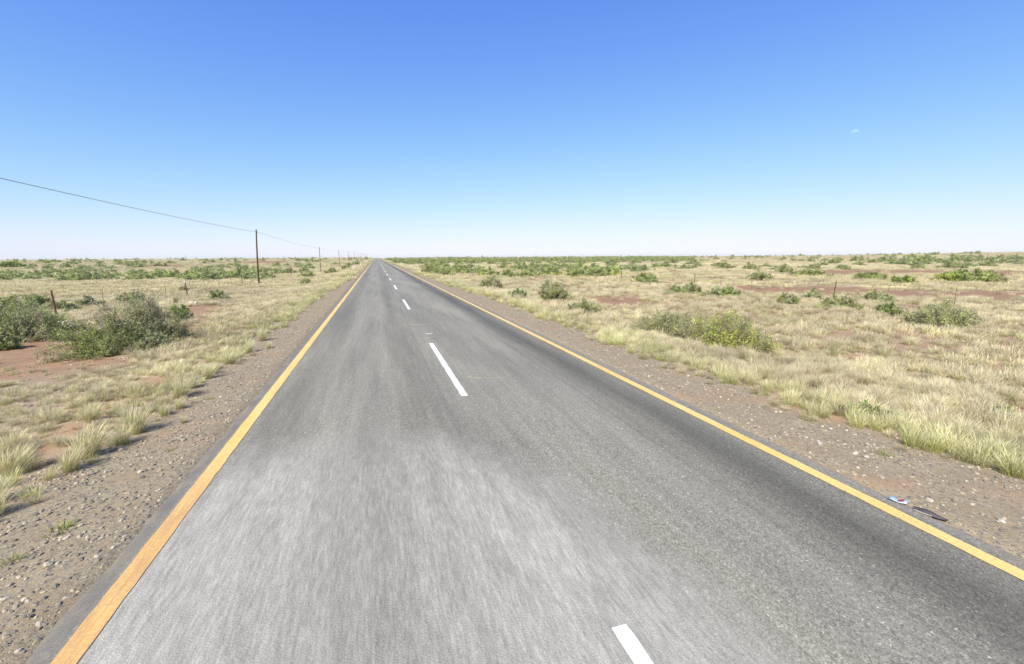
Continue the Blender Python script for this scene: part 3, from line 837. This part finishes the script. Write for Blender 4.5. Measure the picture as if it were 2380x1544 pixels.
big_bush(125, 172, 700, 726, 'small dull shrub right of the thick rusty fence post', [(OLIVE, 3), (GREY, 3), (DEAD, 1)], 9)
big_bush(182, 236, 688, 713, 'twiggy grey shrub between the fence posts behind the left shrubs', [(GREY, 3), (DEAD, 2), (OLIVE, 1)], 10)
big_bush(272, 345, 678, 705, 'grey-green shrub top showing behind the tall grey-green shrub', [(GREY, 4), (OLIVE, 2)], 11)
big_bush(484, 526, 676, 699, 'small round green shrub right of the white-topped fence post', [(GREEN, 2), (GREY, 4)], 12)
big_bush(418, 435, 668, 676, 'tiny dull shrub left of the white-topped fence post', [(OLIVE, 3), (DEAD, 2)], 13)
big_bush(697, 724, 650, 662, 'small grey-green shrub alone in pale grass right of the nearest pole', [(GREY, 4), (OLIVE, 2)], 15)
big_bush(8, 48, 610, 622, 'isolated dark green shrub on the far pale grass at the left edge', [(DARK, 3), (GREEN, 3)], 16)
# right of the road
big_bush(1448, 1660, 722, 786, 'long grey-green shrub beside the right verge, left half of the nearest thicket', [(GREY, 6), (OLIVE, 3), (GREEN, 1)], 20, 1.0, lob=.2)
big_bush(1570, 1784, 718, 814, 'large shrub with bright yellow-green leaves, nearest on the right of the road', [((.50, .55, .12), 8), (GREY, 3), (GREEN, 2), (DARK, 1)], 21, 1.15)
big_bush(1236, 1332, 649, 702, 'tall grey-green shrub by the right verge, left of the small one trailing from it', [(GREY, 6), (OLIVE, 2), (GREEN, .8)], 22, 1.0)
big_bush(1312, 1402, 694, 729, 'low grey shrub trailing towards the right verge', [(GREY, 5), (OLIVE, 2), (GREEN, 1)], 23)
big_bush(1108, 1178, 638, 673, 'dull olive-grey shrub by the right verge, farther up the road', [(GREY, 5), (OLIVE, 3), (DEAD, 1)], 24)
big_bush(1170, 1232, 668, 694, 'low faded shrub in the grass between two grey-green shrubs on the right', [(GREY, 5), (DEAD, 1)], 39)
big_bush(1470, 1534, 637, 661, 'rounded green shrub standing alone beside the right fence', G4, 25)
big_bush(1545, 1592, 664, 684, 'low green shrub touching the left of a rounder grey-green one', G4, 26)
big_bush(1578, 1632, 654, 688, 'rounded grey-green shrub in front of a right fence post', [(GREY, 4), (GREEN, 2), (OLIVE, 2)], 27)
big_bush(1638, 1722, 669, 693, 'flat wide green shrub just left of the red-brown bare strip', [(GREEN, 3), (OLIVE, 3), (GREY, 2)], 28)
big_bush(1736, 1792, 628, 652, 'round grey-green shrub beyond the right fence, left of a wide green one', [(GREY, 4), (OLIVE, 2), (DEAD, .6)], 29)
big_bush(1838, 1916, 625, 643, 'wide green shrub at the edge of the farther red-brown strip', G4, 30)
big_bush(1983, 2054, 636, 651, 'low green shrub right of the leaning fence post, beyond it', G4, 31)
big_bush(2066, 2134, 642, 660, 'low yellow-green shrub right of the low green one beyond the fence', [(YEL, 2), (GREEN, 3), (OLIVE, 2)], 32)
big_bush(2188, 2316, 629, 657, 'broad bright green shrub at the far right beyond the bare strip', [(YEL, 3), (GREEN, 3), (OLIVE, 3)], 33)
big_bush(1896, 1992, 688, 721, 'spreading grey-green shrub at the foot of the leaning fence post', [(GREY, 4), (OLIVE, 3), (GREEN, 1)], 34)
big_bush(2002, 2066, 678, 704, 'grey-green shrub right of the leaning post, on the edge of the nearer bare strip', [(GREY, 4), (OLIVE, 3)], 35)
big_bush(2035, 2092, 704, 736, 'small dense green shrub left of the big grey one at the right', [(GREEN, 3), (OLIVE, 3), (GREY, 2)], 36)
big_bush(2098, 2262, 693, 766, 'big airy grey-green shrub nearest the right edge of the picture', [(GREY, 6), (OLIVE, 3), (DEAD, .6)], 37, .85)
big_bush(1804, 1858, 684, 707, 'thin dull shrub left of the spreading one by the leaning post', [(GREY, 3), (OLIVE, 3), (DEAD, 1)], 38)
big_bush(1866, 1912, 672, 698, 'small grey shrub on the bare strip, just behind the spreading one', [(GREY, 4), (DEAD, 1)], 40)
big_bush(1945, 2085, 938, 985, 'low green leafy weeds sprawling in the near right verge grass', [(GREY, 4), (GREEN, 2), (OLIVE, 3)], 41, .35, lob=.4)
big_bush(2290, 2370, 950, 985, 'low dull green weed in the grass at the right edge of the picture', [(OLIVE, 4), (GREY, 3)], 42, .4, lob=.4)

# the belts of scrub farther out: alike shrubs, one object each
VAR = []
for i, pal in enumerate([G1, G2, G3, G4, [(OLIVE, 4), (GREEN, 3), (DARK, 1)], [(YEL, 3), (GREEN, 4)], [(GREY, 4), (DEAD, 2)], [(DARK, 3), (OLIVE, 3)]]):
    pal = [(tuple(.68 * a + .34 * b for a, b in zip(c_, GREY)), w_) for c_, w_ in pal]
    f_, s_ = bush_meshes('belt_shrub', 800 + i, 1.0, 1.0, .55, 60, 6, 8, .034, pal, .3)
    f_.materials.clear(); f_.materials.append(M_leaf)
    VAR.append(f_)
count = 0
def belt(n, us, vs_, wr, hr, label, group, var, weight=None):
    global count
    made = 0
    for _ in range(n):
        u = rnd.uniform(*us); v = vs_[0] + (vs_[1] - vs_[0]) * (rnd.random() if weight is None else rnd.random() ** weight)
        x, y, z, D_ = at(u, v)
        if -4.5 < x < 7.2: continue
        if -15.6 < x < -12.9 and y < 130: continue
        w = rnd.uniform(*wr); h = rnd.uniform(*hr)
        vm = rnd.choice(var)
        o = obj('shrub', vm, loc=(x, y, z - .04))
        o.scale = (w, w * rnd.uniform(.75, 1.1), h / .55); o.rotation_euler.z = rnd.uniform(0, 6.28)
        size = 'broad ' if w > wr[0] + .72 * (wr[1] - wr[0]) else ('small ' if w < wr[0] + .28 * (wr[1] - wr[0]) else '')
        tag(o, size + LOOK[VAR.index(vm)] + ' ' + label, 'shrub', group); count += 1; made += 1
    return made
V_ = VAR
LOOK = ['leafy green', 'grey-green', 'mottled green', 'dull green', 'olive', 'bright yellow-green', 'twiggy grey', 'dark']
belt(62, (-40, 735), (634, 654), (2.2, 4.6), (.9, 1.5), 'shrub in the thick belt of scrub beyond the left fence', 'scrub belt beyond the left fence', [V_[0], V_[2], V_[3], V_[4], V_[5], V_[1]])
belt(26, (-40, 735), (622, 634), (2.5, 5), (.9, 1.6), 'shrub at the back of the left scrub belt', 'back of the left scrub belt', [V_[1], V_[3], V_[4], V_[6]])
belt(22, (600, 845), (604, 640), (2.0, 4.0), (.9, 1.6), 'shrub among the telephone poles left of the road', 'shrubs among the poles', [V_[1], V_[3], V_[4], V_[7]])
belt(46, (985, 1460), (622, 645), (2.2, 4.4), (.9, 1.6), 'shrub in the thick belt of scrub right of the road', 'scrub belt right of the road', [V_[0], V_[2], V_[3], V_[4], V_[5]])
belt(30, (1380, 1900), (606, 634), (2.2, 5.0), (.8, 1.5), 'shrub scattered over the pale grass right of the scrub belt', 'scattered shrubs on the right', [V_[1], V_[3], V_[4]], .8)
belt(26, (1850, 2420), (602, 628), (2.4, 5.5), (.8, 1.5), 'shrub scattered far off on the far right plain', 'distant shrubs on the right', [V_[1], V_[3], V_[4], V_[7]], .8)
belt(26, (-40, 620), (603, 621), (2.0, 4.5), (.9, 1.7), 'shrub scattered far off on the pale left plain', 'distant shrubs on the left', [V_[1], V_[3], V_[7], V_[4]], .9)
belt(30, (925, 1300), (604, 622), (2.5, 5), (1.0, 1.8), 'shrub in the dense far scrub right of the road', 'far scrub right of the road', [V_[0], V_[3], V_[4], V_[7]], .9)
print('belt shrubs', count)
# the far scrub nobody could count, out to the skyline
PS = proto_collection('far_shrub', VAR)
def far_scrub(name, n, a0, a1, d0, d1, label, cl=.0):
    a = np.radians(rng.uniform(a0, a1, n)); d = d0 * (d1 / d0) ** rng.uniform(0, 1, n)
    x, y = d * np.sin(a), d * np.cos(a)
    k = (lnoise(x, y, 90, 1.7) + .7 * lnoise(x, y, 260, .6) + rng.normal(0, .35, n) > cl) & ((x < -6) | (x > 9)) & ~bare_mask(x, y)
    k &= ~((x < -12.6) & (x > -14.6))
    x, y = x[k], y[k]; n = len(x)
    s = rng.uniform(1.4, 4.2, n); h = rng.uniform(.9, 2.2, n) * (1 + .35 * (rng.uniform(0, 1, n) < .08))
    o = scatter(name, np.stack([x, y, terrain(x, y) - .05], 1), np.stack([x * 0, x * 0, rng.uniform(0, 6.28, n)], 1), np.stack([s, s, h / .55], 1), rng.integers(0, 8, n), PS)
    tag(o, label, 'scrub', kind='stuff'); print(name, n)
far_scrub('scrub', 800, -50, -.8, 190, 1150, 'far scattered scrub along the left skyline', .25)
far_scrub('scrub', 2300, 1.2, 40, 170, 1150, 'far scrub along the skyline right of the road', -.15)
far_scrub('scrub', 1000, 40, 84, 170, 1150, 'far scrub along the right skyline', .15)

# ------------------------------------------------------------------ telephone poles and cable
POLE_X = -13.75
poles = [(59.5, 5.75), (122.7, 5.04), (183.6, 5.15), (244, 5.70), (313, 6.9), (378, 6.4), (443, 6.5), (506, 6.8), (571, 7.1), (634, 7.3), (698, 7.5), (762, 7.6)]
poles = [(-4.0, 6.5)] + poles
heads = []
words = ['', 'dark creosoted telephone pole, the nearest and tallest left of the road', 'second telephone pole from the front, brown below and dark at the top',
         'third telephone pole from the front along the left fence', 'fourth telephone pole from the front, left of the road', 'fifth telephone pole from the front, standing on the rise',
         'sixth telephone pole from the front, just past the one on the rise']
for i, (y, top) in enumerate(poles):
    x = POLE_X + (.1 * math.sin(i * 2.3) if i > 1 else 0)
    zb = float(terrain(x, y)); h = top - zb
    e = empty('telephone_pole', (x, y, zb))
    lean = {1: (.30, 0), 2: (.05, .1)}.get(i, (.12 * math.sin(i * 1.7), .1 * math.cos(i)))
    mb = MB()
    seg = 8
    pts = [(lean[0] * (k / seg) ** 1.5, lean[1] * (k / seg), -.3 + (h + .3) * k / seg) for k in range(seg + 1)]
    mb.ring_tube(pts, [.105 - .035 * k / seg for k in range(seg + 1)], 10)
    obj('shaft', mb.mesh('pole_shaft', M_pole if i in (0, 1) else M_pole2, True), e)
    tx, ty, _ = pts[-1]
    mb = MB(); mb.ring_tube([(tx, ty, h - .02), (tx, ty, h + .02), (tx, ty, h + .05)], [.085, .085, .03], 10)
    obj('cap', mb.mesh('pole_cap', M_pole), e)
    side = .13
    mb = MB(); mb.ring_tube([(tx + .05, ty, h - .36), (tx + side, ty, h - .36), (tx + side, ty, h - .30)], .012, 6)
    b = obj('bracket', mb.mesh('pole_bracket', M_wire), e)
    mb = MB(); mb.ring_tube([(tx + side, ty, h - .32), (tx + side, ty, h - .29), (tx + side, ty, h - .25), (tx + side, ty, h - .21)], [.03, .042, .026, .034], 8)
    obj('insulator', mb.mesh('pole_insulator', M_ceram, True), e)
    heads.append((x + tx + side, y + ty, zb + h - .25))
    tag(e, words[i] if 0 < i < len(words) else ('telephone pole standing just outside the left edge of the picture' if i == 0 else 'small distant telephone pole in the row running to the skyline'), 'telephone pole', 'telephone poles left of the road')
mb = MB()
pts = []
for (a, b) in zip(heads[:-1], heads[1:]):
    n = 22
    sag = .62 * (abs(b[1] - a[1]) / 63) ** 2 * (.68 if a[1] < 0 else .45)
    for k in range(n):
        s = k / n
        pts.append((a[0] + (b[0] - a[0]) * s, a[1] + (b[1] - a[1]) * s, a[2] + (b[2] - a[2]) * s - 4 * sag * s * (1 - s)))
pts.append(heads[-1])
mb.ring_tube(pts, .013, 5)
tag(obj('telephone_cable', mb.mesh('telephone_cable', M_cable)), 'single overhead cable strung along the row of telephone poles', 'cable')

# ------------------------------------------------------------------ wire fences
def fence(label, X, ys, hp, ndrop, zwire, thick, special=None, dx=None):
    e = empty('wire_fence', (0, 0, 0)); tag(e, label, 'fence')
    ground_z = lambda y: float(terrain(X, y))
    tops = []
    for i, y in enumerate(ys):
        h = hp * (1 if i not in (special or {}) else special[i].get('h', 1)); tl = (special or {}).get(i, {}).get('tilt', (0, 0))
        zb = ground_z(y)
        mb = MB(); mb.ring_tube([(0, 0, -.3), (tl[0] * .5, tl[1] * .5, h * .5), (tl[0], tl[1], h)], [thick, thick, thick * .94], 8)
        mat = M_post
        p = obj('post', mb.mesh('fence_post', mat, False), e, (X, y, zb))
        if (special or {}).get(i, {}).get('white'):
            mb = MB(); mb.ring_tube([(tl[0] * .86, tl[1] * .86, h * .84), (tl[0] * 1.02, tl[1] * 1.02, h * 1.02), (tl[0] * 1.02 - .02, tl[1], h * 1.05)], [thick * 1.1, thick * 1.1, thick * .6], 8)
            obj('painted_top', mb.mesh('post_top', M_whitep), p); p['label'] = 'post with a white painted top'
        if i + 1 < len(ys):
            for k in range(1, ndrop + 1):
                yd = y + (ys[i + 1] - y) * k / (ndrop + 1)
                mb = MB(); j = .06 * math.sin(yd * 5)
                mb.ring_tube([(0, 0, .02), (j, 0, hp * .94)], .011, 5)
                obj('dropper', mb.mesh('fence_dropper', M_post), e, (X, yd, ground_z(yd)))
    yy = np.linspace(ys[0], ys[-1], 90)
    for zw in zwire:
        mb = MB(); mb.ring_tube([(X, y, ground_z(y) + zw + .015 * math.sin(y * .8 + zw)) for y in yy], .0045, 4)
        obj('wire', mb.mesh('fence_wire', M_wire), e)
fence('sagging wire fence with rusty posts along the left of the road', -15.0, [-3, 11.5, 26.5, 42, 57.5, 73, 88, 103, 118], 1.36, 3, (.3, .55, .8, 1.05, 1.28), .042,
      {2: {'h': 1.03, 'tilt': (-.03, 0)}, 3: {'h': .98, 'tilt': (-.10, 0), 'white': True}, 4: {'h': .85}})
fence('low wire fence with a leaning post across the right-hand grass', 31.0, [-5, 9, 22.7, 37, 51, 65, 79, 93], 1.08, 3, (.3, .55, .8, 1.0), .034, {2: {'tilt': (.06, -.05)}})

# ------------------------------------------------------------------ culvert marker plates and white posts
def marker(x, y, h, w, label, flip=1):
    e = empty('hazard_marker', (x, y, float(terrain(x, y)) - .05)); tag(e, label, 'marker', 'markers along the road')
    mb = MB(); mb.ring_tube([(0, 0, -.2), (0, 0, h - .1)], .03, 8); obj('post', mb.mesh('marker_post', M_wire), e)
    mb = MB(); mb.box((0, -.04, h * .62), (w, .02, h * .76)); pl = obj('plate', mb.mesh('marker_plate', M_whitep), e)
    for k in range(3):
        mb = MB(); zc = h * (.38 + .24 * k)
        pts = [(-w * .5, zc - .10 * flip), (-w * .5, zc + .06 - .10 * flip), (w * .5, zc + .16 + .0 * flip), (w * .5, zc + .06)]
        if flip < 0: pts = [(-a, b) for a, b in pts][::-1]; pts = [(a, b - .1) for a, b in pts]
        V = [Vector((a, -.054, b)) for a, b in pts] + [Vector((a, -.051, b)) for a, b in pts]
        mb.V = V; mb.F = [(0, 3, 2, 1), (4, 5, 6, 7), (0, 1, 5, 4), (1, 2, 6, 5), (2, 3, 7, 6), (3, 0, 4, 7)]
        obj('red_stripe', mb.mesh('marker_stripe', M_redp), pl)
    return e
marker(-4.2, 89, 1.15, .32, 'red and white striped marker plate, nearest of three on the left verge')
marker(-4.2, 132, 1.15, .30, 'red and white striped marker plate, middle one of three on the left verge')
marker(-4.1, 205, 1.2, .34, 'red and white striped marker plate, farthest of three on the left verge')
for x, y, lab in ((8.1, 110, 'white guide post on the right verge, the nearer of two'), (7.7, 147, 'white guide post on the right verge, the farther of two')):
    e = empty('guide_post', (x, y, float(terrain(x, y)))); tag(e, lab, 'guide post', 'white guide posts on the right')
    mb = MB(); mb.box((0, 0, .45), (.16, .08, 1.1)); obj('stake', mb.mesh('guide_stake', M_whitep), e)
    mb = MB(); mb.box((0, -.0415, .85), (.10, .004, .12)); obj('reflector', mb.mesh('guide_reflector', M_redp), e)

# ------------------------------------------------------------------ pale blocks by the left shrubs
bx_, by_, bz_, _ = at(449, 711)
def block(dx, dy, w, h, rz, lab):
    import bmesh
    bm = bmesh.new(); bmesh.ops.create_cone(bm, cap_ends=True, segments=14, radius1=h * .5, radius2=h * .46, depth=w)
    bmesh.ops.bevel(bm, geom=[e for e in bm.edges], offset=.03, segments=2, affect='EDGES')
    for v in bm.verts: v.co += Vector((.015 * math.sin(v.co.z * 30 + v.co.x * 20), .015 * math.sin(v.co.x * 33), 0))
    me = bpy.data.meshes.new('concrete_block'); bm.to_mesh(me); bm.free(); me.materials.append(M_concrete)
    o = obj('concrete_block', me, loc=(bx_ + dx, by_ + dy, float(terrain(bx_ + dx, by_ + dy)) + h * .42)); o.rotation_euler = (math.pi / 2, 0, math.pi / 2 + rz)
    tag(o, lab, 'block')
block(-.10, 0, .28, .32, .15, 'cream concrete drum lying beside the left shrubs, half hidden by leaves')
block(.19, -.05, .15, .30, -.1, 'short cream concrete drum lying right of the longer one')
x, y, z, _ = at(447, 724)
sto = obj('dark_rock', rock_mesh('dark_rock', 91, M_pebble, 2), loc=(x - .4, y, z + .08)); sto.scale = (.34, .24, .2)
tag(sto, 'grey rock on bare soil in front of the cream concrete drums', 'rock')

# ------------------------------------------------------------------ litter on the right edge of the tar
def crushed_can():
    e = empty('crushed_carton', (4.93, 2.70, float(crown(np.array([4.93]), np.array([2.7]))[0]) + .004), R(-68))
    n, m = 16, 7
    V, F = [], []
    L_, r0 = .19, .045
    for i in range(m):
        s = i / (m - 1); 
        for k in range(n):
            t = 2 * math.pi * k / n
            flat = .42 + .12 * math.sin(s * 7 + 1)
            rr = r0 * (1 - .18 * math.exp(-((s - .45) / .12) ** 2)) * (.88 if i in (0, m - 1) else 1)
            V.append(Vector(((s - .5) * L_ + .006 * math.sin(k * 2.2), rr * math.cos(t) * 1.25 + .008 * math.sin(s * 9), rr * flat * (1 + math.sin(t)) + .012 * max(0, s - .5) * (1 + math.sin(t)))))
    for i in range(m - 1):
        for k in range(n):
            F.append((i * n + k, i * n + (k + 1) % n, (i + 1) * n + (k + 1) % n, (i + 1) * n + k))
    F.append(tuple(range(n))[::-1]); F.append(tuple((m - 1) * n + k for k in range(n)))
    mb = MB(); mb.V, mb.F = V, F
    obj('body', mb.mesh('carton_body', M_canblue, True), e)
    # red printed panel, a thin shell over part of the body
    mb = MB(); a, b = 3, 6
    for i in range(a, b):
        for k in range(1, 7): mb.V.append(V[i * n + k] + Vector((0, .0, .0025)))
    for i in range(b - a - 1):
        for k in range(5): mb.F.append((i * 6 + k, i * 6 + k + 1, (i + 1) * 6 + k + 1, (i + 1) * 6 + k))
    obj('red_panel', mb.mesh('carton_panel', M_canred, True), e)
    e.scale = (.72, .72, .7)
    tag(e, 'crushed pale blue drink can with a red panel, lying outside the right yellow line', 'litter')
crushed_can()
def tyre_strip():
    x, y = 4.985, 2.46
    e = empty('rubber_scrap', (x, y, float(crown(np.array([x]), np.array([y]))[0]) + .003), R(-74))
    n = 14; V = []; F = []
    out = []
    for k in range(n):
        s = k / (n - 1); w = .055 * (math.sin(math.pi * (.08 + .86 * s)) ** .6)
        out.append((-.17 + .34 * s, w, .012 + .012 * math.sin(s * 5)))
    for (a, w, h) in out:
        V += [Vector((a, -w, .0)), Vector((a, -w * .9, h)), Vector((a, 0, h + .012)), Vector((a, w * .9, h)), Vector((a, w, 0))]
    for k in range(n - 1):
        for j in range(4):
            F.append((k * 5 + j, k * 5 + j + 1, (k + 1) * 5 + j + 1, (k + 1) * 5 + j))
    F.append((0, 1, 2, 3, 4)); F.append(tuple((n - 1) * 5 + j for j in range(5))[::-1])
    mb = MB(); mb.V, mb.F = V, F
    obj('sole', mb.mesh('scrap_sole', M_rubber, True), e)
    mb = MB(); mb.ring_tube([(-.14, -.058, .006), (-.05, -.066, .007), (.03, -.066, .006)], .007, 6)
    obj('pale_edge', mb.mesh('scrap_edge', M_rubber2), e)
    e.scale = (.75, .75, .8)
    tag(e, 'dark flattened rubber scrap with a pale edge behind the crushed can', 'litter')
tyre_strip()

# ------------------------------------------------------------------ day moon
mt = NT('day_moon')
ge = mt.n('ShaderNodeNewGeometry')
dt = mt.n('ShaderNodeVectorMath', operation='DOT_PRODUCT'); mt.l(mt.objpos(), dt.inputs[0])
md_ = view_ray(1987, 310); md_ = Vector(md_).normalized()
lit = (Vector((.05, .0, 1)).normalized() - md_ * .05).normalized()
dt.inputs[1].default_value = lit
s = mt.math('MULTIPLY', mt.rng(dt.outputs['Value'], -.05, .35), mt.rng(mt.noise(mt.objpos(), 2.0, 3), .3, .7, .7, 1.1))
em = mt.n('ShaderNodeEmission'); em.inputs[0].default_value = (.75, .85, 1, 1)
mt.l(mt.math('MULTIPLY', mt.math('MULTIPLY', s, mt.math('SUBTRACT', 1.0, ge.outputs['Backfacing'])), .12), em.inputs[1])
tr = mt.n('ShaderNodeBsdfTransparent'); ad = mt.n('ShaderNodeAddShader')
mt.l(tr.outputs[0], ad.inputs[0]); mt.l(em.outputs[0], ad.inputs[1]); mt.out(ad.outputs[0])
import bmesh
bm = bmesh.new(); bmesh.ops.create_uvsphere(bm, u_segments=32, v_segments=20, radius=1)
me = bpy.data.meshes.new('moon'); bm.to_mesh(me); bm.free(); me.materials.append(mt.m)
me.polygons.foreach_set('use_smooth', np.ones(len(me.polygons), bool))
moon = obj('moon', me, loc=Vector((0, 0, CAM_H)) + md_ * 12000); moon.scale = (70, 70, 70)
tag(moon, 'pale half moon in the blue daytime sky on the right', 'moon')

# ------------------------------------------------------------------ thin dry-season haze over the plain
hz = NT('haze')
hv = hz.n('ShaderNodeVolumePrincipled')
hv.inputs['Color'].default_value = (.98, .975, .95, 1)
hv.inputs['Density'].default_value = .00010
hv.inputs['Anisotropy'].default_value = .0
ho = hz.n('ShaderNodeOutputMaterial'); hz.l(hv.outputs[0], ho.inputs['Volume'])
mb = MB(); mb.box((0, 2000, -5), (13600, 11000, 36))
haze = obj('haze', mb.mesh('haze', hz.m)); tag(haze, 'thin pale haze over the far plain', 'haze', kind='stuff')
